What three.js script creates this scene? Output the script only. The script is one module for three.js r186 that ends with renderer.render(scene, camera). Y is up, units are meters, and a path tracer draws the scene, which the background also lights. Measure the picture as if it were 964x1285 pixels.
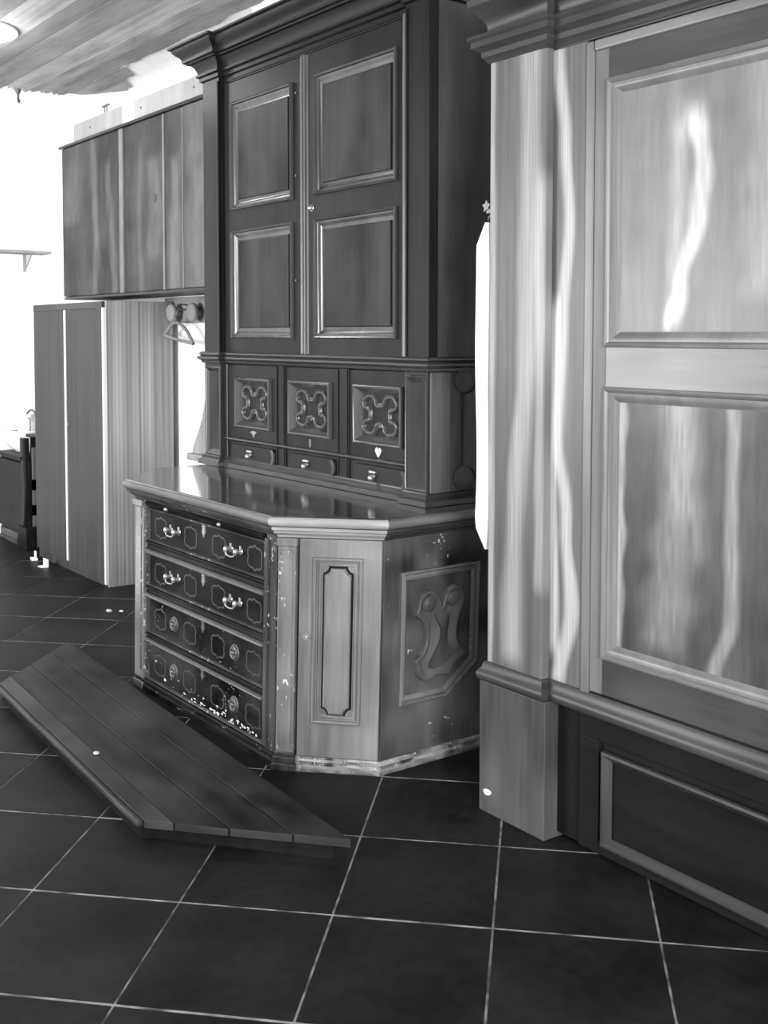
import * as THREE from 'three';
import { RoundedBoxGeometry } from 'three/addons/geometries/RoundedBoxGeometry.js';
import { mergeGeometries, toCreasedNormals } from 'three/addons/utils/BufferGeometryUtils.js';
import { RectAreaLightUniformsLib } from 'three/addons/lights/RectAreaLightUniformsLib.js';

// ---------------------------------------------------------------- camera, light, exposure
RectAreaLightUniformsLib.init();
const scene = new THREE.Scene();
const renderer = new THREE.WebGLRenderer({ antialias: true });
renderer.toneMapping = THREE.LinearToneMapping;
renderer.toneMappingExposure = 1.15;
renderer.shadowMap.enabled = true;

const FOCAL = 1400, FULL_H = 1584, FULL_W = FULL_H * 964 / 1285;      // shifted lens: optical axis at pixel (454, 493)
const camera = new THREE.PerspectiveCamera(2 * Math.atan(FULL_H / 2 / FOCAL) * 180 / Math.PI, 964 / 1285, 0.05, 60);
camera.setViewOffset(FULL_W, FULL_H, FULL_W / 2 - 454, FULL_H / 2 - 493, 964, 1285);
camera.position.set(0, 1.6, 0);
{
  const yaw = 35.878 * Math.PI / 180, pitch = 2.985 * Math.PI / 180;
  camera.lookAt(-Math.cos(yaw) * Math.cos(pitch), 1.6 - Math.sin(pitch), -Math.sin(yaw) * Math.cos(pitch));
}
scene.add(camera);

scene.background = new THREE.Color(0.02, 0.02, 0.02);
// daylight through two tall unseen windows: one in the right wall behind the camera, one added in the front wall to brighten the far end
const WALL_Z = 2.4, RIGHT_X = 2.4;
const WINDOWS = [
  { side: 'right', a0: -0.95, a1: 1.15, y0: 0.7, y1: 2.8, power: 36 },
  { side: 'front', a0: -7.0, a1: -5.1, y0: 0.7, y1: 2.8, power: 30 },
];
for (const w of WINDOWS) {
  const l = new THREE.RectAreaLight(0xffffff, w.power, w.a1 - w.a0 - 0.1, w.y1 - w.y0 - 0.1), a = (w.a0 + w.a1) / 2, y = (w.y0 + w.y1) / 2;
  if (w.side === 'front') { l.position.set(a, y, WALL_Z - 0.02); l.lookAt(a, y, -9); }
  else { l.position.set(RIGHT_X - 0.02, y, a); l.lookAt(-9, y, a); }
  scene.add(l);
}

// ---------------------------------------------------------------- helpers
let seed = 7;
const rnd = () => { seed = (seed * 1664525 + 1013904223) >>> 0; return seed / 4294967296; };
const rr = (a, b) => a + (b - a) * rnd();
const used = {};
function numbered(n) { used[n] = (used[n] ?? -1) + 1; return used[n] ? n + '_' + String(used[n]).padStart(3, '0') : n; }
const hash = (x, y, s) => { let h = Math.imul(x, 374761393) ^ Math.imul(y, 668265263) ^ Math.imul(s, 974711); h = Math.imul(h ^ (h >>> 13), 1274126177); return ((h ^ (h >>> 16)) >>> 0) / 4294967296; };
function pn(u, v, fx, fy, s) {                                  // periodic value noise, 0..1
  const x = u * fx, y = v * fy, xi = Math.floor(x), yi = Math.floor(y);
  let a = x - xi, b = y - yi; a = a * a * (3 - 2 * a); b = b * b * (3 - 2 * b);
  const m = (i, n) => ((i % n) + n) % n;
  const h = (i, j) => hash(m(i, fx), m(j, fy), s);
  return (h(xi, yi) * (1 - a) + h(xi + 1, yi) * a) * (1 - b) + (h(xi, yi + 1) * (1 - a) + h(xi + 1, yi + 1) * a) * b;
}
const toS = (l) => { l = Math.max(0, Math.min(1, l)); return Math.round(255 * (l <= 0.0031308 ? 12.92 * l : 1.055 * Math.pow(l, 1 / 2.4) - 0.055)); };
function tex(w, h, fn, linear = false) {                        // fn(u, v) -> linear grey
  const d = new Uint8Array(w * h * 4);
  for (let j = 0; j < h; j++) for (let i = 0; i < w; i++) {
    const g = fn((i + 0.5) / w, (j + 0.5) / h), b = linear ? Math.round(255 * Math.max(0, Math.min(1, g))) : toS(g), k = (j * w + i) * 4;
    d[k] = d[k + 1] = d[k + 2] = b; d[k + 3] = 255;
  }
  const t = new THREE.DataTexture(d, w, h);
  t.wrapS = t.wrapT = THREE.RepeatWrapping; t.magFilter = THREE.LinearFilter; t.minFilter = THREE.LinearFilter;
  if (!linear) t.colorSpace = THREE.SRGBColorSpace;
  t.needsUpdate = true; return t;
}
const S01 = (a, b, x) => { x = Math.max(0, Math.min(1, (x - a) / (b - a))); return x * x * (3 - 2 * x); };
function woodFn(lo, hi, s, o = {}) {                            // grain runs along v
  const { f = 10, specks = 0, blotch = 0.25 } = o;
  return (u, v) => {
    const wv = u + 0.03 * (pn(u, v, 3, 3, s + 9) - 0.5);
    let t = 0.46 * pn(wv, v, f, 2, s) + 0.32 * pn(wv, v, f * 3, 4, s + 1) + 0.22 * pn(wv, v, f * 11, 14, s + 2);
    t += 1.2 * blotch * (pn(u, v, 4, 5, s + 3) - 0.5) + 0.7 * blotch * (pn(u, v, 13, 15, s + 4) - 0.5);
    let g = lo + (hi - lo) * t;
    if (specks) {
      const k = 0.55 * pn(u, v, 140, 140, s + 5) + 0.3 * pn(u, v, 60, 60, s + 6) + 0.25 * pn(u, v, 9, 9, s + 7);
      g += S01(0.86 - specks, 0.92 - specks, k) * 0.35;
    }
    return g;
  };
}
function mat(fn, o = {}) {
  const { ior = 1.5, rough = 0.45, size = 512, rx = 1, ry = 1, bump = 0, coat = 0, coatR = 0.2, metal = 0, spec = 1 } = o;
  const p = { roughness: rough, metalness: metal };
  if (typeof fn === 'number') p.color = new THREE.Color().setRGB(fn, fn, fn);
  else { p.map = tex(size, size, fn); p.map.repeat.set(rx, ry); }
  if (bump) { p.bumpMap = tex(256, 256, (u, v) => 0.5 * pn(u, v, 60, 5, 31) + 0.3 * pn(u, v, 120, 12, 32) + 0.2 * pn(u, v, 5, 4, 33), true); p.bumpMap.repeat.set(rx, ry); p.bumpScale = bump; }
  if (coat) { p.clearcoat = coat; p.clearcoatRoughness = coatR; }
  const m = new THREE.MeshPhysicalMaterial(p); m.specularIntensity = spec; m.ior = ior; return m;
}
// uv in metres; horizontal grain when turned
function uvm(g, turned = false) {
  const p = g.attributes.position, n = g.attributes.normal, uv = new Float32Array(p.count * 2);
  for (let i = 0; i < p.count; i++) {
    const ax = Math.abs(n.getX(i)), ay = Math.abs(n.getY(i)), az = Math.abs(n.getZ(i));
    let a, b;
    if (ay > ax && ay > az) { a = p.getZ(i); b = p.getX(i); if (!turned) { /* tops run along x */ } }
    else {
      const h = ax > az * 1.6 ? -p.getZ(i) : az > ax * 1.6 ? p.getX(i) : 0.7 * (p.getX(i) - p.getZ(i));
      a = h; b = p.getY(i); if (turned) [a, b] = [b, a];
    }
    uv[2 * i] = a; uv[2 * i + 1] = b;
  }
  g.setAttribute('uv', new THREE.BufferAttribute(uv, 2)); return g;
}
let origin = new THREE.Vector3(), shear = null;
function clean(g) { g = g.index ? g.toNonIndexed() : g; for (const k of Object.keys(g.attributes)) if (k !== 'position' && k !== 'normal') g.deleteAttribute(k); g.morphAttributes = {}; g.clearGroups(); return g; }
function tag(o, label, category, group, kind) {
  if (label) o.userData.label = label; if (category) o.userData.category = category;
  if (group) o.userData.group = group; if (kind) o.userData.kind = kind; return o;
}
function part(name, geos, m, parent, o = {}) {                  // geometry in world metres; stored relative to the thing's base
  let g = mergeGeometries((Array.isArray(geos) ? geos : [geos]).map(clean));
  if (!o.keepUV) uvm(g, o.turned);
  if (o.uv) o.uv(g);
  if (shear) { g.applyMatrix4(shear); }
  g.translate(-origin.x, -origin.y, -origin.z);
  const me = new THREE.Mesh(g, m); me.name = parent ? name : numbered(name); me.castShadow = me.receiveShadow = true;
  (parent ?? scene).add(me);
  if (o.label) me.userData.label = o.label;
  return me;
}
function thing(name, label, category, pos, group) {
  const t = new THREE.Group(); t.name = numbered(name); t.position.set(...pos); origin = new THREE.Vector3(...pos);
  tag(t, label, category, group); scene.add(t); return t;
}
function solo(name, label, category, geos, m, pos, group) {    // a thing that is one mesh
  origin = new THREE.Vector3(...pos); const me = part(name, geos, m); me.position.set(...pos); origin.set(0, 0, 0); return tag(me, label, category, group);
}
function struct(name, geos, m, o = {}) { origin.set(0, 0, 0); const me = part(name, geos, m, null, o); me.userData.kind = 'structure'; return me; }
const bx = (x0, x1, y0, y1, z0, z1, r = 0.004) => {
  const w = Math.abs(x1 - x0), h = Math.abs(y1 - y0), d = Math.abs(z1 - z0);
  const g = r > 0 && Math.min(w, h, d) > 2.2 * r ? new RoundedBoxGeometry(w, h, d, 2, r) : new THREE.BoxGeometry(w, h, d);
  return g.translate((x0 + x1) / 2, (y0 + y1) / 2, (z0 + z1) / 2);
};
// sweep a profile [(offset to the right of travel, height)] along a flat path with mitred corners; the outside lies left of the profile
function mould(path, prof, closed = true, crease = 0.6, only = null) {
  const n = path.length, P = [];
  const dir = (i, j) => { const a = path[i], b = path[j], l = Math.hypot(b[0] - a[0], b[1] - a[1]) || 1; return [(b[0] - a[0]) / l, (b[1] - a[1]) / l]; };
  for (let i = 0; i < n; i++) {
    const t0 = closed || i > 0 ? dir((i + n - 1) % n, i) : dir(i, i + 1), t1 = closed || i < n - 1 ? dir(i, (i + 1) % n) : t0;
    const n0 = [t0[1], -t0[0]], n1 = [t1[1], -t1[0]];
    let m = [n0[0] + n1[0], n0[1] + n1[1]]; const l2 = m[0] * m[0] + m[1] * m[1];
    const k = Math.min(2 / Math.max(l2, 1e-6), 3 / Math.sqrt(Math.max(l2, 1e-6))); m = [m[0] * k, m[1] * k];
    P.push(prof.map(([o, d]) => [path[i][0] + m[0] * o, path[i][1] + m[1] * o, d]));
  }
  const v = [], tri = (a, b, c) => v.push(...a, ...b, ...c);
  for (let i = 0; i < (closed ? n : n - 1); i++) for (let j = 0; j < prof.length - 1 && (!only || only.includes(i)); j++) {
    const a = P[i][j], b = P[i][j + 1], c = P[(i + 1) % n][j], d = P[(i + 1) % n][j + 1];
    tri(a, b, c); tri(b, d, c);
  }
  if (!closed && !only) for (const [e, f] of [[0, 0], [n - 1, 1]]) {
    const sh = THREE.ShapeUtils.triangulateShape(prof.map(([o, d]) => new THREE.Vector2(o, d)), []);
    for (const [a, b, c] of sh) f ? tri(P[e][a], P[e][b], P[e][c]) : tri(P[e][a], P[e][c], P[e][b]);
  }
  const g = new THREE.BufferGeometry(); g.setAttribute('position', new THREE.Float32BufferAttribute(v, 3)); g.computeVertexNormals();
  return crease ? toCreasedNormals(g, crease) : g;
}
const rect = (x0, x1, y0, y1) => [[x0, y0], [x0, y1], [x1, y1], [x1, y0]];      // clockwise: offsets run inwards
const shapeOf = (pts) => new THREE.Shape(pts.map(([x, y]) => new THREE.Vector2(x, y)));
const slab = (pts, z0, z1, bevel = 0, seg = 2) => {                            // outline in xy, thickness along z
  const d = z1 - z0;
  return new THREE.ExtrudeGeometry(shapeOf(pts), { depth: Math.max(d - 2 * bevel, 1e-4), bevelEnabled: bevel > 0, bevelThickness: bevel, bevelSize: bevel, bevelOffset: -bevel, bevelSegments: seg, curveSegments: 8 }).translate(0, 0, z0 + bevel);
};
const lay = (g) => g.rotateX(-Math.PI / 2);                                    // (x, y, h) -> (x, h, -y)
const plan = (pts) => pts.map(([x, z]) => [x, -z]);
const cornice = (pts, prof, only = null) => lay(mould(plan(pts), prof, false, 0.6, only)); // plan path from left to right: offsets run into the room
const flat = (pts, y0, y1, bevel = 0, seg = 2) => lay(slab(plan(pts), y0, y1, bevel, seg));
function curve(pts, n = 64, closed = true, t = 0.5) {
  const c = new THREE.CatmullRomCurve3(pts.map(([x, y]) => new THREE.Vector3(x, y, 0)), closed, 'catmullrom', t);
  const q = c.getPoints(n).map((p) => [p.x, p.y]); if (closed) q.pop(); return q;
}
const tube = (pts, r, seg = 16, rad = 8, closed = false) => new THREE.TubeGeometry(new THREE.CatmullRomCurve3(pts.map((p) => new THREE.Vector3(...p)), closed), seg, r, rad, closed);
const ball = (x, y, z, r, sx = 1, sy = 1, sz = 1) => new THREE.SphereGeometry(r, 14, 10).scale(sx, sy, sz).translate(x, y, z);
const cyl = (r0, r1, h, s = 20) => new THREE.CylinderGeometry(r0, r1, h, s);
const onZ = (g, x, y, z) => g.rotateX(Math.PI / 2).translate(x, y, z);         // axis towards the room
const HALF = (w, h) => { const p = []; for (let i = 0; i <= 8; i++) { const a = Math.PI * i / 8; p.push([w / 2 - w / 2 * Math.cos(a), h * Math.sin(a)]); } return p; };

// ---------------------------------------------------------------- materials
const M = {
  plaster: mat((u, v) => 0.87 + 0.04 * (pn(u, v, 6, 6, 1) - 0.5) + 0.03 * (pn(u, v, 60, 60, 2) - 0.5), { rough: 0.9, rx: 0.4, ry: 0.4, spec: 0.3 }),
  dark: mat(woodFn(0.0043, 0.0187, 11), { spec: 0.22, rough: 0.38, ry: 0.5 }),
  darkPanel: mat(woodFn(0.0060, 0.0345, 12, { blotch: 0.6 }), { spec: 0.22, rough: 0.42, ry: 0.6 }),
  darkMould: mat(woodFn(0.012, 0.045, 13), { spec: 0.8, rough: 0.24, ry: 0.5 }),
  chestTop: mat(woodFn(0.008, 0.07, 15, { specks: 0.012, blotch: 0.9 }), { rough: 0.16, coat: 1, coatR: 0.1, rx: 1.5, ry: 0.7, ior: 1.9 }),
  drawer: mat(woodFn(0.003, 0.016, 16, { blotch: 0.6 }), { spec: 0.12, rough: 0.45, rx: 1.2, ry: 0.8 }),
  drawerWorn: mat(woodFn(0.003, 0.024, 17, { specks: 0.005, blotch: 0.9 }), { spec: 0.12, rough: 0.5, rx: 1.2, ry: 0.9 }),
  rail: mat(woodFn(0.01, 0.055, 18, { specks: 0.02, blotch: 0.7 }), { spec: 0.35, rough: 0.36, rx: 1.4, ry: 0.8 }),
  pale: mat(woodFn(0.09, 0.22, 20, { blotch: 0.5 }), { spec: 0.4, rough: 0.38, rx: 1, ry: 0.6 }),
  paleWorn: mat(woodFn(0.0630, 0.2160, 21, { specks: 0.03, blotch: 0.6 }), { spec: 0.35, rough: 0.42, rx: 1.3, ry: 0.7 }),
  brownSide: mat(woodFn(0.0150, 0.1050, 22, { specks: 0.006, blotch: 0.9, f: 6 }), { spec: 0.7, rough: 0.32, rx: 0.8, ry: 0.8 }),
  endDark: mat(woodFn(0.03, 0.08, 23, { blotch: 0.4 }), { spec: 0.3, rough: 0.42, ry: 0.5 }),
  rubbed: mat(woodFn(0.05, 0.16, 24, { blotch: 0.5 }), { spec: 0.4, rough: 0.4, ry: 0.5 }),
  bead: mat(woodFn(0.045, 0.12, 25, { blotch: 0.5 }), { spec: 0.8, rough: 0.25, ry: 0.5 }),
  chipped: mat(woodFn(0.03, 0.26, 26, { specks: 0.06, blotch: 1.3 }), { spec: 0.3, rough: 0.5, rx: 2.5, ry: 2.5 }),
  litEdge: mat(woodFn(0.2, 0.36, 27, { blotch: 0.5 }), { spec: 0.7, rough: 0.3 }),  // lighter copy of the edge wood: light on the canted corner put into colour
  mouldLight: mat(woodFn(0.022, 0.062, 28, { blotch: 0.4 }), { spec: 0.85, rough: 0.24, ry: 0.5 }),
  ribbon: mat(woodFn(0.035, 0.11, 29, { blotch: 0.5 }), { spec: 0.9, rough: 0.24 }),
  inset: mat(0.13, { rough: 0.3 }),
  inlay: mat(0.03, { rough: 0.5 }),
  brass: mat(0.42, { rough: 0.3, metal: 0.7 }),
  iron: mat(0.12, { rough: 0.45, metal: 0.6 }),
  wardrobe: mat(woodFn(0.0640, 0.1600, 30, { f: 8, blotch: 0.35 }), { spec: 0.3, rough: 0.4, rx: 1, ry: 0.4 }),
  wardrobeDark: mat(woodFn(0.0144, 0.0594, 31, { f: 8, blotch: 0.5 }), { spec: 0.35, rough: 0.36, rx: 1, ry: 0.5 }),
  wardrobeMould: mat(woodFn(0.0765, 0.1700, 32, { f: 8, blotch: 0.5 }), { spec: 0.5, rough: 0.32, rx: 1, ry: 0.5 }),
  ply: mat(woodFn(0.0240, 0.0600, 40, { f: 34, blotch: 0.12 }), { spec: 0.3, rough: 0.5, rx: 1.2, ry: 0.4 }),
  plySide: mat((u, v) => { const s = 0.5 + 0.5 * Math.sin(2 * Math.PI * (22 * u + 0.5 * pn(u, 0.3, 6, 1, 51))); return 0.09 + 0.14 * pn(u, v, 30, 2, 52) + 0.13 * s * pn(u, v, 9, 2, 53) + 0.06 * pn(u, v, 120, 3, 54); }, { rough: 0.5, rx: 1.6, ry: 0.4 }),
  edge: mat(0.55, { rough: 0.4 }),
  hung: mat(woodFn(0.02, 0.115, 45, { f: 7, blotch: 0.4 }), { spec: 0.3, rough: 0.5, rx: 0.8, ry: 0.4 }),
  batten: mat(woodFn(0.1, 0.2, 46, { blotch: 0.5 }), { spec: 0.3, rough: 0.5 }),
  greyBoard: mat(woodFn(0.24, 0.34, 47, { blotch: 0.2 }), { spec: 0.2, rough: 0.8 }),
  rack: mat(woodFn(0.12, 0.26, 48), { spec: 0.3, rough: 0.55 }),
  white: mat(0.85, { rough: 0.85, spec: 0.3 }),
  porcelain: mat(0.86, { rough: 0.25 }),
  platform: mat(woodFn(0.01, 0.044, 60, { f: 7, blotch: 0.9 }), { spec: 0.3, rough: 0.5, rx: 1, ry: 0.6 }),
  platformEdge: mat(woodFn(0.014, 0.05, 61, { f: 7, blotch: 0.7 }), { spec: 0.3, rough: 0.45, rx: 1, ry: 0.6 }),
  mortar: mat((u, v) => 0.04 + 0.3 * pn(u, v, 30, 30, 70), { rough: 0.9 }),
  plinth: mat(woodFn(0.03, 0.1, 81, { f: 6, blotch: 0.6 }), { spec: 0.3, rough: 0.4, ry: 0.5 }),
  ironwood: mat(woodFn(0.004, 0.014, 80), { spec: 0.12, rough: 0.4 }),
};
// pale wandering streaks painted over the grain colour, in metres from the lower left corner of the veneered face
const streakMat = (w, h, lo, hi, s, bands) => mat((u, v) => {
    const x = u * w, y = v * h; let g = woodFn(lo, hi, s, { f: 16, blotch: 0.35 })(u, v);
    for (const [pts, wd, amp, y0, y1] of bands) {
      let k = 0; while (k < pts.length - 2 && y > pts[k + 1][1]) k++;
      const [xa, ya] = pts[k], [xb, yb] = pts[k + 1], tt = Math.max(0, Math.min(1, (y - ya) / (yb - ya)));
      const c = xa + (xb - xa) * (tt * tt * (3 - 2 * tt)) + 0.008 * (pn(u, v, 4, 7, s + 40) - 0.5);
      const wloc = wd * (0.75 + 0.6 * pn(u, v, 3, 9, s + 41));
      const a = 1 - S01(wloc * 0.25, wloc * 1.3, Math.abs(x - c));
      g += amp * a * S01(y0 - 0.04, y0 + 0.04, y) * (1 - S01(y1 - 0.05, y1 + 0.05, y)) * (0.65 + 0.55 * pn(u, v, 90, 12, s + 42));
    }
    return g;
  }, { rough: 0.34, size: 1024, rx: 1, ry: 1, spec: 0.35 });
M.hungFig = streakMat(2.5, 1.05, 0.014, 0.07, 231, [[[[0.57, 0], [0.6, 0.4], [0.56, 1.05]], 0.05, 0.05, -1, 2], [[[0.9, 0], [0.86, 0.35], [0.8, 0.8], [0.79, 1.05]], 0.06, 0.045, -1, 0.85], [[[0.15, 0], [0.2, 1.05]], 0.16, 0.035, 0.5, 2], [[[1.3, 0], [1.28, 0.5], [1.3, 1.05]], 0.04, 0.035, -1, 0.9], [[[1.47, 0], [1.5, 0.5], [1.45, 1.05]], 0.1, 0.04, 0.2, 0.8], [[[1.75, 0], [1.77, 0.6], [1.75, 1.05]], 0.07, 0.06, -1, 0.75], [[[2.1, 0], [2.05, 1.05]], 0.16, 0.06, -1, 2]]);
M.hungFig.roughness = 0.5;
const tileMats = [0, 1, 2].map((i) => mat((u, v) => 0.004 + 0.009 * pn(u, v, 5, 5, 90 + i) + 0.005 * pn(u, v, 40, 40, 94 + i), { rough: 0.5, size: 256, spec: 0.2 }));
const boardMats = [0.17, 0.22, 0.28, 0.34].map((b, i) => mat((u, v) => b * (0.72 + 0.3 * pn(u, v, 14, 2, 100 + i) + 0.22 * pn(u, v, 50, 3, 110 + i) + 0.5 * (pn(u, v, 6, 9, 120 + i) - 0.45) + 0.2 * (pn(u, v, 25, 40, 130 + i) - 0.5)), { rough: 0.75, rx: 2.2, ry: 0.35 }));

// ---------------------------------------------------------------- the room
const CEIL = 3.3, BACK = -3.3, NICHE_X = -5.15, BACK2 = -3.02, END_X = -8.8;
struct('wall_back', bx(END_X - 0.2, NICHE_X + 0.02, 0, CEIL, BACK - 0.2, BACK, 0), M.plaster);
struct('wall_chimney_breast', bx(NICHE_X, RIGHT_X + 0.2, 0, CEIL, BACK - 0.2, BACK2, 0), M.plaster);
struct('wall_left', bx(END_X - 0.2, END_X, 0, CEIL, BACK, WALL_Z, 0), M.plaster);
// a wall with one window opening, built in its own plane: a runs along it
const holed = (a0, a1, w) => { const sh = shapeOf([[a0, 0], [a1, 0], [a1, CEIL], [a0, CEIL]]); sh.holes.push(new THREE.Path(rect(w.a0, w.a1, w.y0, w.y1).map(([x, y]) => new THREE.Vector2(x, y)))); return new THREE.ExtrudeGeometry(sh, { depth: 0.25, bevelEnabled: false }); };
const placeR = (g) => g.rotateY(-Math.PI / 2).scale(-1, 1, 1).translate(RIGHT_X, 0, 0);
const flip = (g) => { g = clean(g); const p = g.attributes.position; for (let i = 0; i < p.count; i += 3) { const t = [p.getX(i), p.getY(i), p.getZ(i)]; p.setXYZ(i, p.getX(i + 2), p.getY(i + 2), p.getZ(i + 2)); p.setXYZ(i + 2, ...t); } g.computeVertexNormals(); return g; };
const place = { front: (g) => g.translate(0, 0, WALL_Z), right: (g) => flip(placeR(g)) };
struct('wall_right', place.right(holed(BACK2, WALL_Z, WINDOWS[0])), M.plaster);
struct('wall_front', place.front(holed(END_X - 0.2, RIGHT_X + 0.25, WINDOWS[1])), M.plaster);
WINDOWS.forEach((w, i) => {
  const m = (w.a0 + w.a1) / 2, put = (...b) => place[w.side](bx(...b));
  const f = struct('unseen_window_' + (i + 1), [put(w.a0, w.a0 + 0.07, w.y0, w.y1, 0.08, 0.15), put(w.a1 - 0.07, w.a1, w.y0, w.y1, 0.08, 0.15), put(w.a0 + 0.07, w.a1 - 0.07, w.y0, w.y0 + 0.07, 0.08, 0.15), put(w.a0 + 0.07, w.a1 - 0.07, w.y1 - 0.07, w.y1, 0.08, 0.15), put(m - 0.04, m + 0.04, w.y0 + 0.07, w.y1 - 0.07, 0.08, 0.15)], M.white);
  const gm = new THREE.MeshStandardMaterial({ color: 0xffffff, emissive: 0xffffff, emissiveIntensity: 3, roughness: 0.3 });
  part('pane', put(w.a0 + 0.05, w.a1 - 0.05, w.y0 + 0.05, w.y1 - 0.05, 0.11, 0.12, 0), gm, f);
});
// ceiling: white plaster with a skin of grained boards that ends raggedly at the far side
const ceiling = struct('ceiling', bx(END_X - 0.2, RIGHT_X + 0.25, CEIL, CEIL + 0.2, BACK - 0.2, WALL_Z + 0.25, 0), M.plaster);
{
  let z = -2.97; let i = 0;
  const ragged = (xa, za, zb, amp) => { const p = []; const n = 9; for (let k = 0; k <= n; k++) p.push([xa + rr(-amp, amp), za + (zb - za) * k / n]); return p; };
  while (z < 2.3) {
    const w = rr(0.1, 0.24), z1 = Math.min(z + w, 2.38);
    const xa = -7.75 + 0.1 * (z < -2.6 ? 0.5 : -0.2);
    const pts = [...ragged(xa, z1 - 0.001, z + 0.003, 0.06), ...(i === 0 ? ragged(-5.6, 0, 0, 0).slice(0, 0) : []), [RIGHT_X, z + 0.003], [RIGHT_X, z1 - 0.001]];
    if (i === 0) { pts.length = 0; pts.push(...ragged(xa, z1, z, 0.05)); for (let k = 1; k < 26; k++) pts.push([xa + k * 0.15, z + rr(-0.025, 0.02)]); pts.push([RIGHT_X, z], [RIGHT_X, z1]); }
    part('ceiling_board', flat(pts.map(([x, zz]) => [x, zz]), CEIL - 0.008 - rr(0, 0.003), CEIL), boardMats[Math.floor(rnd() * 4)], ceiling);
    z = z1; i++;
  }
  // the torn tongue of boarding beyond the straight edge
  const up = [], lo = [];
  for (let k = 0; k <= 16; k++) { const x = -7.62 + k * 0.0625; lo.push([x, -2.975]); up.push([x, -2.98 - 0.24 * Math.sin(Math.PI * Math.min(1, 0.12 + k / 16 * 0.95)) * (0.8 + 0.5 * rnd())]); }
  part('ceiling_board', flat([...lo, ...up.reverse()], CEIL - 0.009, CEIL), boardMats[1], ceiling);
}
// floor: dark tiles laid diagonally, pale joints
const floor = struct('floor', bx(END_X - 0.2, RIGHT_X + 0.2, -0.2, -0.0015, BACK - 0.2, WALL_Z + 0.25, 0), M.mortar);
{
  const s = Math.SQRT1_2, cut = (poly, ok, at) => { const out = []; for (let i = 0; i < poly.length; i++) { const a = poly[i], b = poly[(i + 1) % poly.length]; if (ok(a)) out.push(a); if (ok(a) !== ok(b)) out.push(at(a, b)); } return out; };
  const clip = (poly, k, val, sign) => cut(poly, (p) => sign * (p[k] - val) >= 0, (a, b) => { const t = (val - a[k]) / (b[k] - a[k]); return [a[0] + t * (b[0] - a[0]), a[1] + t * (b[1] - a[1])]; });
  let n = 0;
  for (let i = -3; i < 16; i++) for (let j = -16; j < 14; j++) {
    const g = 0.0035, gp = 0.006, p0 = -6.87 + 0.49 * i + gp, p1 = p0 + 0.49 - 2 * gp, q0 = -3.635 + 0.44 * j + g, q1 = q0 + 0.44 - 2 * g;
    let poly = [[p0, q0], [p0, q1], [p1, q1], [p1, q0]].map(([p, q]) => [s * (p + q), s * (p - q)]);
    poly = clip(clip(clip(clip(poly, 0, END_X + 0.002, 1), 0, RIGHT_X, -1), 1, BACK + 0.3, 1), 1, 1.2, -1);
    if (poly.length < 3) continue;
    let ar = 0; for (let k = 0; k < poly.length; k++) { const a = poly[k], b = poly[(k + 1) % poly.length]; ar += a[0] * b[1] - a[1] * b[0]; }
    if (Math.abs(ar) < 0.004) continue;
    const c = poly.reduce((a, b) => [a[0] + b[0] / poly.length, a[1] + b[1] / poly.length], [0, 0]);
    if (c[0] > 0.6 || c[1] > 0.3) continue;
    part('tile', flat(poly, -0.004, rr(0, 0.0012)), tileMats[n++ % 3], floor);
  }
  part('tile_field', flat([[END_X, 1.2], [RIGHT_X, 1.2], [RIGHT_X, WALL_Z], [END_X, WALL_Z]], -0.004, 0), tileMats[0], floor);
}

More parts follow.
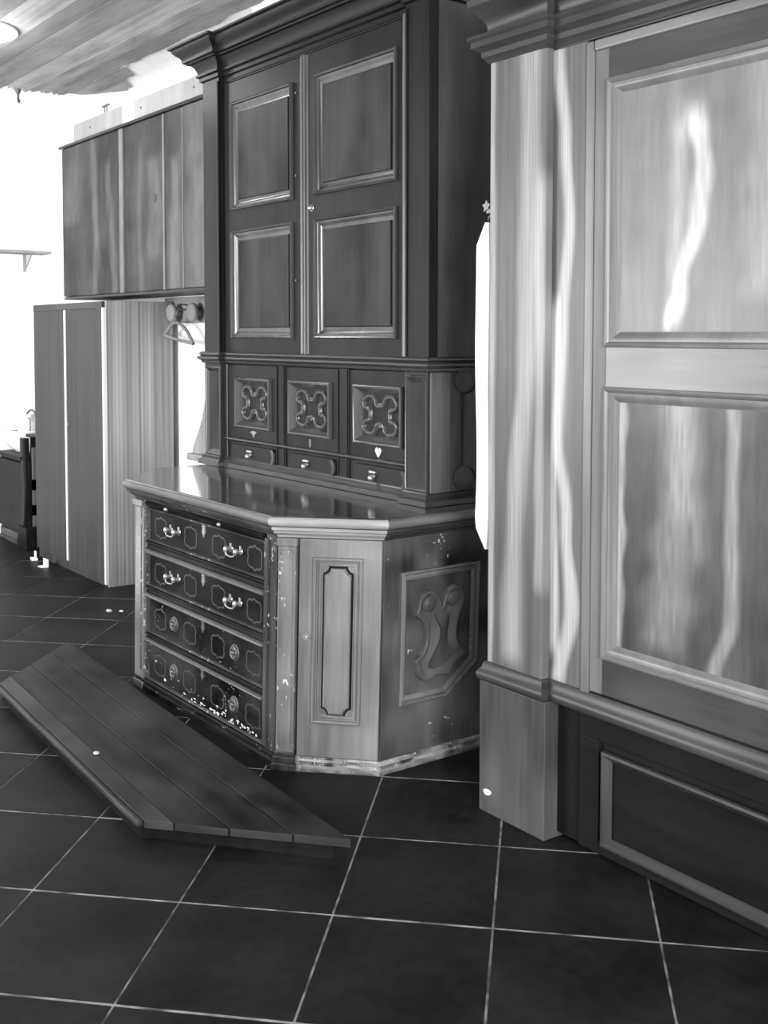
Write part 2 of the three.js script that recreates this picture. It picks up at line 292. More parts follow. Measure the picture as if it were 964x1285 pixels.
// ---------------------------------------------------------------- chest of drawers (leans slightly, as in the photograph)
{
  const t = thing('chest_of_drawers', 'baroque chest of drawers with canted corners, worn inlaid drawer fronts and glossy dark top', 'chest of drawers', [-4.05, 0, -2.55]);
  const K = 0.035; shear = new THREE.Matrix4().set(1, K, 0, -K * 0.95, 0, 1, 0, 0, 0, 0, 1, 0, 0, 0, 0, 1);
  const XL = -4.66, XR = -3.44, ZF = -2.12, SL = -4.94, SR = -3.16, ZC = -2.385, ZB = -3.01;
  const outline = (o) => [[SL - o, ZB], [SL - o, ZC + 0.4 * o], [XL - 0.42 * o, ZF + o], [XR + 0.42 * o, ZF + o], [SR + o, ZC + 0.4 * o], [SR + o, ZB]];
  // carcass stands 3 cm behind the faces
  part('carcass', flat([[SL + 0.015, ZB], [SL + 0.015, ZC - 0.01], [XL + 0.02, ZF - 0.035], [XR - 0.02, ZF - 0.035], [SR - 0.03, ZC - 0.012], [SR - 0.015, ZB]], 0.012, 0.9), M.dark, t);
  // top with rounded edge
  part('tabletop', flat(outline(0.055), 0.908, 0.95, 0.014, 4), M.chestTop, t, { turned: true });
  const ep = [[0.05, 0.946], [0.058, 0.944], [0.064, 0.938], [0.066, 0.93], [0.063, 0.921], [0.057, 0.914], [0.05, 0.912]];
  const rim = outline(0);
  part('edge_moulding', cornice(rim, ep, [0, 1, 2, 4]), M.rubbed, t, { turned: true });
  part('edge_moulding', cornice(rim, ep, [3]), M.litEdge, t, { turned: true, label: 'edge over the canted corner with its brightness painted in' });  // canted stretch painted lighter, as the light catches it
  const cp = [[0.046, 0.908], [0.044, 0.897], [0.034, 0.892], [0.03, 0.884], [0.012, 0.874], [0.008, 0.866], [0, 0.864], [-0.03, 0.864]];
  part('cornice', cornice(rim, cp, [0, 1, 2, 4]), M.rail, t, { turned: true });
  part('corner_cornice', cornice(rim, cp, [3]), M.litEdge, t, { turned: true, label: 'cornice strip over the canted corner with its brightness painted in' });  // same lighter colour carries the light on this stretch
  // frieze drawer with two small knobs
  const fr = part('frieze_drawer', [bx(-4.555, -3.54, 0.84, 0.864, ZF - 0.035, ZF + 0.002), cornice([[-4.555, ZF], [-3.54, ZF]], [[0.002, 0.864], [0.014, 0.855], [0.01, 0.845], [0.002, 0.84]])], M.drawer, t, { turned: true });
  for (const x of [-4.33, -3.86]) part('knob', ball(x, 0.853, ZF + 0.02, 0.009), M.brass, fr);
  // drawers
  const rows = [[0.682, 0.832], [0.478, 0.628], [0.266, 0.432], [0.05, 0.23]];
  const ring = (x, y, rx, ry) => curve([[0, 1.08], [0.26, 0.9], [0.7, 0.86], [0.96, 0.5], [0.9, 0], [0.96, -0.5], [0.7, -0.86], [0.26, -0.9], [0, -1.08], [-0.26, -0.9], [-0.7, -0.86], [-0.96, -0.5], [-0.9, 0], [-0.96, 0.5], [-0.7, 0.86], [-0.26, 0.9]].map(([a, b]) => [x + a * rx, y + b * ry]), 56).reverse();
  rows.forEach(([y0, y1], r) => {
    const yc = (y0 + y1) / 2, d = part('drawer', [bx(-4.56, -3.54, y0, y1, ZF - 0.035, ZF - 0.012, 0.002)], r > 1 ? M.drawerWorn : M.drawer, t, { turned: true });
    part('cockbead', [mould(rect(-4.56, -3.54, y0, y1), [[0, ZF - 0.014], [0.001, ZF - 0.004], [0.005, ZF], [0.009, ZF - 0.004], [0.011, ZF - 0.012]])], M.rail, d, { turned: true });
    for (const x of [-4.442, -4.16, -3.916, -3.632]) part('inlay_ring', mould(ring(x, yc - 0.004, 0.056, 0.044), [[-0.003, ZF - 0.0125], [-0.003, ZF - 0.0105], [0.003, ZF - 0.0105], [0.003, ZF - 0.0125]], true, 0), M.inlay, d);
    for (const x of [-4.305, -3.777]) {
      if (r < 2) {
        const g = [];
        for (const q of [-1, 1]) { g.push(onZ(cyl(0.012, 0.014, 0.004), x + q * 0.038, yc + 0.004, ZF - 0.01), onZ(cyl(0.0055, 0.008, 0.024), x + q * 0.038, yc + 0.004, ZF + 0.002), ball(x + q * 0.038, yc + 0.004, ZF + 0.014, 0.0095, 1, 1.5, 1), bx(x + q * 0.038 - 0.006, x + q * 0.038 + 0.006, yc - 0.005, yc + 0.026, ZF - 0.012, ZF - 0.006, 0.002)); }
        g.push(tube([[x - 0.038, yc, ZF + 0.014], [x - 0.03, yc - 0.013, ZF + 0.016], [x, yc - 0.018, ZF + 0.017], [x + 0.03, yc - 0.013, ZF + 0.016], [x + 0.038, yc, ZF + 0.014]], 0.003));
        part('handle', g, M.brass, d, { label: 'brass bail handle' });
      } else {
        const g = [onZ(cyl(0.03, 0.034, 0.005, 24), x, yc + 0.004, ZF - 0.01), onZ(new THREE.TorusGeometry(0.024, 0.004, 8, 24), x, yc + 0.004, ZF - 0.004).rotateX(0), ball(x, yc + 0.004, ZF - 0.004, 0.009)];
        g[1] = new THREE.TorusGeometry(0.024, 0.004, 8, 24).translate(x, yc + 0.004, ZF - 0.005);
        for (let k = 0; k < 6; k++) g.push(ball(x + 0.016 * Math.cos(k * 1.047), yc + 0.004 + 0.016 * Math.sin(k * 1.047), ZF - 0.005, 0.005));
        part('rosette', g, M.iron, d, { label: 'round rosette plate of a lost handle' });
      }
    }
    const ky = y1 - 0.03;
    part('escutcheon', [slab(curve([[0, 0.026], [0.012, 0.02], [0.009, 0.004], [0.013, -0.008], [0.005, -0.02], [0, -0.03], [-0.005, -0.02], [-0.013, -0.008], [-0.009, 0.004], [-0.012, 0.02]].map(([a, b]) => [-4.04 + a, ky + b]), 30), ZF - 0.012, ZF - 0.007), ball(-4.04, ky + 0.016, ZF - 0.006, 0.005)], r < 2 ? M.brass : M.iron, d);
    if (r === 3) for (let k = 0; k < 70; k++) {                    // flaked veneer on the lowest drawer
      const x = rr(-4.42, -3.6), y = y0 + 0.006 + 0.07 * rnd() * rnd() * rnd() + (x > -4.0 ? 0.02 * rnd() : 0), w = rr(0.003, 0.013), h = rr(0.002, 0.007);
      if (x < -4.1 && rnd() < 0.5) continue;
      part('flake_scar', slab(curve([[x - w, y], [x - w * 0.3, y + h * rr(0.5, 1.2)], [x + w * 0.8, y + h * 0.3], [x + w, y - h * 0.4], [x - w * 0.2, y - h]], 12), ZF - 0.0125, ZF - 0.0105), M.edge, d);
    }
  });
  // shaped rails between the drawers
  for (const [y0, y1] of [[0.628, 0.682], [0.432, 0.478], [0.23, 0.266]]) {
    const h = y1 - y0;
    part('drawer_rail', cornice([[-4.565, ZF], [-3.535, ZF]], [[-0.035, y1], [-0.004, y1], [0.002, y1 - 0.002], [0.003, y1 - 0.007], [-0.006, y1 - 0.01], [-0.008, y1 - 0.35 * h], [-0.002, y0 + 0.42 * h], [0.004, y0 + 0.36 * h], [0.004, y0], [-0.035, y0]]), M.drawer, t, { turned: true });
    part('rail_bead', cornice([[-4.565, ZF], [-3.535, ZF]], [[0.0, y0 + 0.38 * h], [0.009, y0 + 0.36 * h], [0.016, y0 + 0.26 * h], [0.016, y0 + 0.1 * h], [0.008, y0 + 0.001], [0.0, y0 + 0.001]]), M.rubbed, t, { turned: true, label: 'pale rubbed bead along the drawer rail' });
  }
  // front pilasters and canted pilasters
  part('corner_pilaster', [bx(XL, -4.57, 0.05, 0.864, ZF - 0.04, ZF + 0.012), bx(XL + 0.02, -4.585, 0.09, 0.83, ZF + 0.01, ZF + 0.018), bx(XL - 0.006, -4.562, 0.835, 0.864, ZF - 0.03, ZF + 0.026), bx(XL - 0.006, -4.566, 0.0, 0.034, ZF - 0.04, ZF + 0.018)], M.paleWorn, t, { label: 'pale worn corner pilaster' });
  part('corner_pilaster', [bx(-3.53, XR - 0.004, 0.045, 0.864, ZF - 0.04, ZF, 0.003), bx(-3.528, -3.503, 0.06, 0.85, ZF - 0.01, ZF + 0.012, 0.005), bx(-3.463, XR - 0.004, 0.06, 0.85, ZF - 0.01, ZF + 0.01, 0.005)], M.rail, t);
  const th = Math.atan2(0.265, 0.28), L = 0.3855, pc = (g) => g.rotateY(th).translate(XR, 0, ZF);    // canted face: local x runs 0..L
  part('canted_pilaster', [pc(bx(0.0, 0.068, 0.06, 0.85, -0.04, 0.014)), pc(bx(-0.004, 0.074, 0.835, 0.864, -0.03, 0.024)), pc(bx(0.012, 0.056, 0.1, 0.82, 0.012, 0.02))], M.paleWorn, t, { label: 'pale worn pilaster on the canted corner' });
  part('pilaster_foot', [pc(bx(-0.012, 0.08, 0.0, 0.026, -0.05, 0.034)), pc(bx(-0.008, 0.076, 0.026, 0.05, -0.05, 0.026)), pc(bx(-0.004, 0.072, 0.05, 0.066, -0.05, 0.02))], M.rail, t);
  const door = part('corner_door', pc(bx(0.077, 0.382, 0.05, 0.862, -0.03, 0.002, 0.003)), M.pale, t, { label: 'narrow pale door on the canted corner' });
  const fp = [[0, 0], [0.001, 0.016], [0.007, 0.02], [0.012, 0.016], [0.014, 0.005], [0.018, 0.004], [0.022, 0.009], [0.029, 0.008], [0.033, 0.001], [0.034, 0.0]];
  part('panel_moulding', pc(mould(rect(0.131, 0.315, 0.18, 0.796), fp)), M.pale, door);
  const notch = (x0, x1, y0, y1, nx, ny) => { const p = []; const arc = (cx, cy, a0, a1) => { for (let k = 0; k <= 6; k++) { const a = a0 + (a1 - a0) * k / 6; p.push([cx + nx * Math.cos(a), cy + ny * Math.sin(a)]); } }; p.push([x0, y0 + ny * 1.0]); arc(x0, y0, Math.PI / 2, 0); arc(x1, y0, Math.PI, Math.PI / 2); arc(x1, y1, -Math.PI / 2, -Math.PI); arc(x0, y1, 0, -Math.PI / 2); return p; };
  part('raised_panel', pc(slab(notch(0.174, 0.272, 0.218, 0.757, 0.022, 0.025), 0.0, 0.018, 0.006)), M.pale, door);
  part('dark_band', pc(mould(notch(0.166, 0.28, 0.21, 0.765, 0.022, 0.025).reverse(), [[0, 0.0015], [0.001, 0.0035], [0.008, 0.0035], [0.0085, 0.0015]], true, 0)), M.dark, door);  // flat dark band drawn around the raised panel, not sunk in
  part('escutcheon', [onZ(cyl(0.013, 0.015, 0.004, 20), 0, 0, 0), ball(0, 0, 0.003, 0.005)].map((g) => pc(g.translate(0.108, 0.5, 0.004))), M.brass, door);
  // near end with a framed cartouche
  const ps = (g) => g.rotateY(Math.PI / 2).translate(SR, 0, ZC);                                      // local x runs towards the wall
  const side = part('end_panel', [ps(bx(-0.002, 0.62, 0.02, 0.864, -0.03, 0, 0.002)), ps(bx(0.0, 0.045, 0.045, 0.864, -0.01, 0.006, 0.003))], M.brownSide, t);
  const frame = [[0.077, 0.246], [0.077, 0.74], [0.455, 0.74], [0.455, 0.355], [0.318, 0.222]].map(([x, y]) => [x, y]);
  frame[0] = [0.077, 0.238];
  part('panel_moulding', ps(mould([[0.077, 0.24], [0.077, 0.738], [0.455, 0.738], [0.455, 0.352], [0.3, 0.236]], [[0, 0], [0.001, 0.014], [0.006, 0.019], [0.011, 0.014], [0.014, 0.006], [0.02, 0.011], [0.026, 0.008], [0.034, 0.001]])), M.rubbed, side);
  const cart = curve([[0.268, 0.585], [0.258, 0.612], [0.232, 0.645], [0.196, 0.65], [0.165, 0.63], [0.158, 0.598], [0.15, 0.572], [0.176, 0.55], [0.196, 0.51], [0.196, 0.46], [0.178, 0.42], [0.15, 0.398], [0.16, 0.376], [0.164, 0.345], [0.198, 0.318], [0.24, 0.332], [0.285, 0.33], [0.305, 0.322], [0.322, 0.352], [0.352, 0.378], [0.386, 0.392], [0.352, 0.43], [0.338, 0.47], [0.344, 0.52], [0.358, 0.565], [0.372, 0.6], [0.366, 0.64], [0.335, 0.658], [0.3, 0.645], [0.28, 0.612]], 150, true, 0.5);
  const scale = (pts, k, cx, cy) => pts.map(([x, y]) => [cx + (x - cx) * k, cy + (y - cy) * k]);
  part('cartouche', [ps(slab(cart.slice().reverse(), -0.004, 0.008, 0.003)), ps(mould(cart.slice().reverse(), [[-0.004, 0], [-0.002, 0.018], [0.002, 0.022], [0.008, 0.02], [0.02, 0.01], [0.034, 0.006]], true, 0.7))], M.ribbon, side);
  const flask = curve([[0.24, 0.56], [0.27, 0.5], [0.262, 0.45], [0.235, 0.405], [0.215, 0.37], [0.24, 0.352], [0.3, 0.372], [0.335, 0.402], [0.31, 0.44], [0.304, 0.49], [0.312, 0.55], [0.275, 0.572]], 70);
  part('cartouche_centre', ps(slab(flask, 0.004, 0.011, 0.004)), M.brownSide, side);
  for (const [x, y] of [[0.213, 0.605], [0.325, 0.614]]) part('scroll_disc', ps(new THREE.SphereGeometry(0.032, 20, 12).scale(1, 1, 0.55).translate(x, y, 0.008)), M.endDark, side);
  // base moulding
  const bp = [[-0.03, 0.05], [0.006, 0.05], [0.011, 0.044], [0.011, 0.034], [0.006, 0.03], [0.014, 0.022], [0.017, 0.0], [-0.03, 0.0]];
  part('base_moulding', [cornice(rim, bp, [0, 1, 2])], M.drawerWorn, t, { turned: true });
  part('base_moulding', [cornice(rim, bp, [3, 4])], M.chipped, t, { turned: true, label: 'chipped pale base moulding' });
  shear = null;
}

// ---------------------------------------------------------------- upper cabinet standing on the chest
{
  const t = thing('upper_cabinet', 'tall dark upper cabinet with two panelled doors, carved small doors and deep cornice', 'cabinet', [-4.13, 0.95, -2.85]);
  const XL = -5.016, XR = -3.24, PL = -4.85, PR = -3.385, Z = -2.68, ZP = -2.652, ZB = -3.01;
  part('carcass', [bx(XL + 0.01, XR - 0.012, 0.952, 2.98, ZB, Z - 0.018, 0)], M.dark, t);
  // path breaking forward over the pilasters
  const path = [[XL, ZB], [XL, ZP], [PL, ZP], [PL, Z], [PR, Z], [PR, ZP], [XR, ZP], [XR, ZB]];
  const cp = [[0, 3.03], [0.132, 3.022], [0.13, 3.014], [0.115, 3.008], [0.112, 2.997], [0.1, 2.985], [0.082, 2.972], [0.076, 2.96], [0.076, 2.946], [0.064, 2.942], [0.06, 2.936], [0.045, 2.934], [0.03, 2.92], [0.021, 2.9], [0.018, 2.886], [0.026, 2.884], [0.026, 2.874], [0.012, 2.868], [0.012, 2.852], [0, 2.846], [-0.02, 2.846], [-0.02, 3.03]];
  part('cornice', cornice(path, cp), M.dark, t, { turned: true });
  part('frieze', [bx(PL, PR, 2.815, 2.85, Z - 0.02, Z), bx(PL, PR, 2.823, 2.829, Z - 0.01, Z + 0.005, 0.002)], M.dark, t, { turned: true });
  // upper pilasters
  for (const [a, b] of [[XL, PL], [PR, XR]]) part('pilaster', [bx(a, b, 1.5, 2.85, Z - 0.018, ZP, 0.003), bx(a === XL ? b - 0.018 : a, a === XL ? b : a + 0.018, 1.51, 2.83, ZP - 0.01, ZP + 0.008, 0.004)], M.dark, t);
  // large doors
  const fpro = (z) => [[0, z], [0.001, z + 0.012], [0.006, z + 0.016], [0.012, z + 0.012], [0.015, z + 0.002], [0.021, z + 0.001], [0.032, z - 0.007], [0.044, z - 0.012], [0.05, z - 0.012]];
  for (const [x0, x1, a0, a1, L] of [[-4.842, -4.145, -4.768, -4.217, 1], [-4.096, -3.388, -4.041, -3.462, 0]]) {
    const zf = Z + 0.004, y0 = 1.512, y1 = 2.812;
    const d = part('door', [bx(x0, x1, y0, y1, Z - 0.018, zf - 0.014, 0), bx(x0, a0 + 0.004, y0, y1, Z - 0.015, zf, 0.003), bx(a1 - 0.004, x1, y0, y1, Z - 0.015, zf, 0.003), bx(a0, a1, y0, 1.586, Z - 0.015, zf, 0.003), bx(a0, a1, 2.097, 2.202, Z - 0.015, zf, 0.003), bx(a0, a1, 2.708, y1, Z - 0.015, zf, 0.003)], M.dark, t);
    for (const [b0, b1] of [[1.582, 2.101], [2.198, 2.712]]) {
      part('panel_moulding', mould(rect(a0, a1, b0, b1), fpro(zf)), M.mouldLight, d);
      part('raised_panel', [slab(rect(a0 + 0.05, a1 - 0.05, b0 + 0.05, b1 - 0.05).reverse(), zf - 0.016, zf - 0.004, 0.006), bx(a0 + 0.04, a1 - 0.04, b0 + 0.04, b1 - 0.04, zf - 0.02, zf - 0.0125, 0)], M.darkPanel, d);
    }
    if (L) for (const y of [2.66, 2.3, 1.84]) part('pin', onZ(cyl(0.005, 0.005, 0.01, 10), a1 + 0.028, y, zf + 0.002), M.iron, d);
    else part('knob', [onZ(cyl(0.013, 0.016, 0.005, 18), x0 + 0.028, 2.147, zf + 0.001), ball(x0 + 0.028, 2.147, zf + 0.008, 0.011)], M.brass, d, { label: 'small brass knob' });
  }
  part('door_bead', [bx(-4.145, -4.096, 1.512, 2.812, Z - 0.015, Z + 0.004, 0.004), bx(-4.142, -4.128, 1.512, 2.812, Z, Z + 0.018, 0.006), bx(-4.122, -4.112, 1.512, 2.812, Z, Z + 0.014, 0.004)], M.bead, t);
  part('door_bead', bx(PR - 0.004, PR + 0.012, 1.51, 2.815, Z, ZP + 0.012, 0.006), M.bead, t);
  // waist moulding
  const wp = [[-0.02, 1.516], [0.012, 1.516], [0.02, 1.51], [0.022, 1.503], [0.014, 1.499], [0.018, 1.495], [0.028, 1.49], [0.03, 1.482], [0.022, 1.476], [0.014, 1.472], [0.01, 1.462], [0.002, 1.458], [-0.02, 1.458]];
  part('waist_moulding', cornice(path, wp), M.darkMould, t, { turned: true });
  // lower pilasters, panelled
  for (const [a, b] of [[XL, PL], [PR, XR]]) {
    const p = part('pilaster', [bx(a, b, 1.0, 1.46, Z - 0.018, ZP - 0.01, 0), bx(a + 0.001, b - 0.001, 1.44, 1.46, Z - 0.017, ZP, 0.002)], M.darkPanel, t);
    part('panel_moulding', mould(rect(a + 0.003, b - 0.003, 1.0, 1.448), [[0, ZP - 0.012], [0, ZP], [0.006, ZP + 0.004], [0.012, ZP + 0.002], [0.018, ZP - 0.002], [0.03, ZP - 0.01]]), M.darkMould, p);
  }
  // three small carved doors
  const zd = Z - 0.004;
  const quat = () => { const q = [[0.0, 0.5], [0.13, 0.5], [0.2, 0.72], [0.42, 0.93], [0.74, 0.9], [0.95, 0.64], [0.92, 0.34], [0.72, 0.2], [0.6, 0.2]]; const out = []; for (const [sx, sy, rev] of [[1, 1, 0], [1, -1, 1], [-1, -1, 0], [-1, 1, 1]]) { const c = q.map(([x, y]) => [x * sx, y * sy]); if (rev) c.reverse(); out.push(...(rev ? c.slice(0, -1) : c.slice(out.length ? 1 : 0))); } return out; };
  for (const [x0, x1, a0, a1, k] of [[-4.83, -4.375, -4.748, -4.423, 0], [-4.296, -3.882, -4.263, -3.928, 1], [-3.796, -3.39, -3.756, -3.429, 2]]) {
    const d = part('small_door', [bx(x0, x1, 1.1, 1.455, zd - 0.02, zd - 0.012, 0), bx(x0, a0 + 0.004, 1.1, 1.455, zd - 0.02, zd, 0.002), bx(a1 - 0.004, x1, 1.1, 1.455, zd - 0.02, zd, 0.002), bx(a0, a1, 1.1, 1.156, zd - 0.02, zd, 0.002), bx(a0, a1, 1.392, 1.455, zd - 0.02, zd, 0.002)], M.dark, t);
    part('panel_moulding', mould(rect(a0, a1, 1.152, 1.396), [[0, zd], [0.001, zd + 0.014], [0.006, zd + 0.018], [0.012, zd + 0.016], [0.018, zd + 0.008], [0.03, zd - 0.006], [0.036, zd - 0.012]]), M.mouldLight, d);
    const cx = (a0 + a1) / 2, cy = 1.274, w = (a1 - a0) / 2 - 0.04, h = 0.088;
    const q = curve(quat().map(([x, y]) => [cx + x * w, cy + y * h]), 130, true, 0.5);
    const g = [mould(q, [[-0.004, zd - 0.013], [-0.002, zd - 0.004], [0.004, zd + 0.002], [0.011, zd + 0.001], [0.016, zd - 0.006], [0.018, zd - 0.013]], true, 1.0)];
    for (const sx of [-1, 1]) for (const sy of [-1, 1]) g.push(ball(cx + sx * w * 0.56, cy + sy * h * 0.22, zd - 0.004, 0.011, 1, 1, 0.8));
    for (const sy of [-1, 1]) g.push(ball(cx, cy + sy * h * 0.52, zd - 0.008, 0.012, 1.3, 0.7, 0.6));
    part('carved_scroll', g, M.mouldLight, d);
    if (k < 2) part('escutcheon', slab(k ? [[cx - 0.006, 1.105], [cx + 0.006, 1.105], [cx + 0.008, 1.14], [cx - 0.008, 1.14]] : curve([[cx - 0.03, 1.136], [cx, 1.142], [cx + 0.03, 1.136], [cx + 0.012, 1.128], [cx, 1.112], [cx - 0.012, 1.128]], 24).reverse(), zd, zd + 0.003), k ? M.iron : M.rack, d);
    else part('escutcheon', slab(curve([[cx, 1.105], [cx + 0.014, 1.12], [cx + 0.022, 1.134], [cx + 0.01, 1.146], [cx, 1.14], [cx - 0.01, 1.146], [cx - 0.022, 1.134], [cx - 0.014, 1.12]], 30), zd, zd + 0.004), M.brass, d);
  }
  for (const [a, b] of [[-4.375, -4.296], [-3.882, -3.796]]) part('upright', [bx(a, b, 0.985, 1.458, Z - 0.02, Z, 0.002), bx(a + 0.006, a + 0.012, 0.985, 1.455, Z - 0.005, Z + 0.006, 0.002), bx(b - 0.012, b - 0.006, 0.985, 1.455, Z - 0.005, Z + 0.006, 0.002)], M.dark, t);
  part('upright', [bx(PL, -4.83, 0.985, 1.458, Z - 0.02, Z + 0.004, 0.003)], M.darkMould, t);
  part('shelf_rail', cornice([[PL, Z], [PR, Z]], [[-0.02, 1.101], [0.008, 1.101], [0.014, 1.097], [0.014, 1.09], [0.006, 1.086], [0.002, 1.08], [-0.02, 1.08]]), M.darkMould, t, { turned: true });
  // three small drawers with clipped raised fronts
  for (const [x0, x1, kx] of [[-4.825, -4.378, -4.6], [-4.292, -3.886, -4.108], [-3.792, -3.392, -3.612]]) {
    const d = part('small_drawer', bx(x0, x1, 0.985, 1.08, Z - 0.02, Z - 0.006, 0.002), M.dark, t, { turned: true });
    const a = x0 + 0.03, b = x1 - 0.01, c = 0.02;
    part('raised_front', slab([[a + c, 0.993], [b - c, 0.993], [b, 1.008], [b, 1.055], [b - c, 1.07], [a + c, 1.07], [a, 1.055], [a, 1.008]], Z - 0.008, Z + 0.006, 0.005), M.dark, d, { turned: true });
    for (const [q, s] of [[b - 0.012, 1]]) part('end_boss', slab(curve([[q - 0.02, 1.06], [q, 1.068], [q + 0.012, 1.045], [q + 0.012, 1.018], [q, 0.995], [q - 0.016, 1.0], [q - 0.004, 1.03]], 24).reverse(), Z + 0.004, Z + 0.011, 0.003), M.rail, d, { label: 'worn pale end of the drawer front' });
    part('knob', [onZ(cyl(0.006, 0.009, 0.016, 14), kx, 1.028, Z + 0.012), bx(kx - 0.02, kx + 0.02, 1.04, 1.05, Z + 0.006, Z + 0.02, 0.003), ball(kx, 1.022, Z + 0.024, 0.011)], M.brass, d);
  }
  // base moulding
  part('base_moulding', cornice([[XL - 0.012, ZB], [XL - 0.012, ZP + 0.01], [PL, ZP + 0.01], [PL, Z + 0.01], [PR, Z + 0.01], [PR, ZP + 0.01], [XR, ZP + 0.01], [XR, ZB]], [[-0.04, 1.002], [-0.004, 1.002], [0.002, 0.996], [0.0, 0.985], [0.01, 0.976], [0.016, 0.972], [0.017, 0.952], [-0.04, 0.952]]), M.darkMould, t, { turned: true });
  // near end
  const ps = (g) => g.rotateY(Math.PI / 2).translate(XR, 0, ZP);
  const lower = part('end_panel', [ps(bx(0.0465, 0.355, 1.0, 1.46, -0.02, 0, 0.002))], M.endDark, t);
  part('corner_stile', ps(bx(0.008, 0.105, 1.0, 1.458, -0.004, 0.006, 0.003)), M.rubbed, lower, { label: 'lighter corner stile' });  // strip simply lighter than the end panel
  const scoop = (x0, x1, y0, y1, r) => { const p = []; const arc = (cx, cy, a0, a1) => { for (let k = 0; k <= 9; k++) { const a = a0 + (a1 - a0) * k / 9; p.push([cx + r * Math.cos(a), cy + r * Math.sin(a)]); } }; arc(x0, y0, Math.PI / 2, 0); arc(x1, y0, Math.PI, Math.PI / 2); arc(x1, y1, -Math.PI / 2, -Math.PI); arc(x0, y1, 0, -Math.PI / 2); return p; };
  part('scooped_panel', [ps(slab(scoop(0.17, 0.345, 1.01, 1.455, 0.08), -0.002, 0.016, 0.007))], M.endDark, lower);
  for (const y of [1.455, 1.03]) part('scroll_disc', ps(new THREE.SphereGeometry(0.05, 20, 12).scale(1, 1, 0.3).translate(0.175, y - (y > 1.2 ? 0.03 : -0.02), 0.004)), M.endDark, lower);
  part('end_panel', [ps(bx(0.0465, 0.355, 1.5, 2.85, -0.02, 0, 0.002))], M.endDark, t);
  // curved wing beside the far pilaster
  part('side_bracket', [slab(curve([[XL - 0.19, 0.985], [XL - 0.17, 1.03], [XL - 0.09, 1.15], [XL - 0.04, 1.28], [XL - 0.012, 1.42]], 20, false).concat([[XL + 0.002, 1.42], [XL + 0.002, 0.985]]).reverse(), -2.705, -2.672, 0.006), bx(XL - 0.2, XL - 0.014, 0.952, 0.987, -2.8, -2.645, 0.008)], M.rack, t, { label: 'lighter curved bracket wing beside the far pilaster' });
}

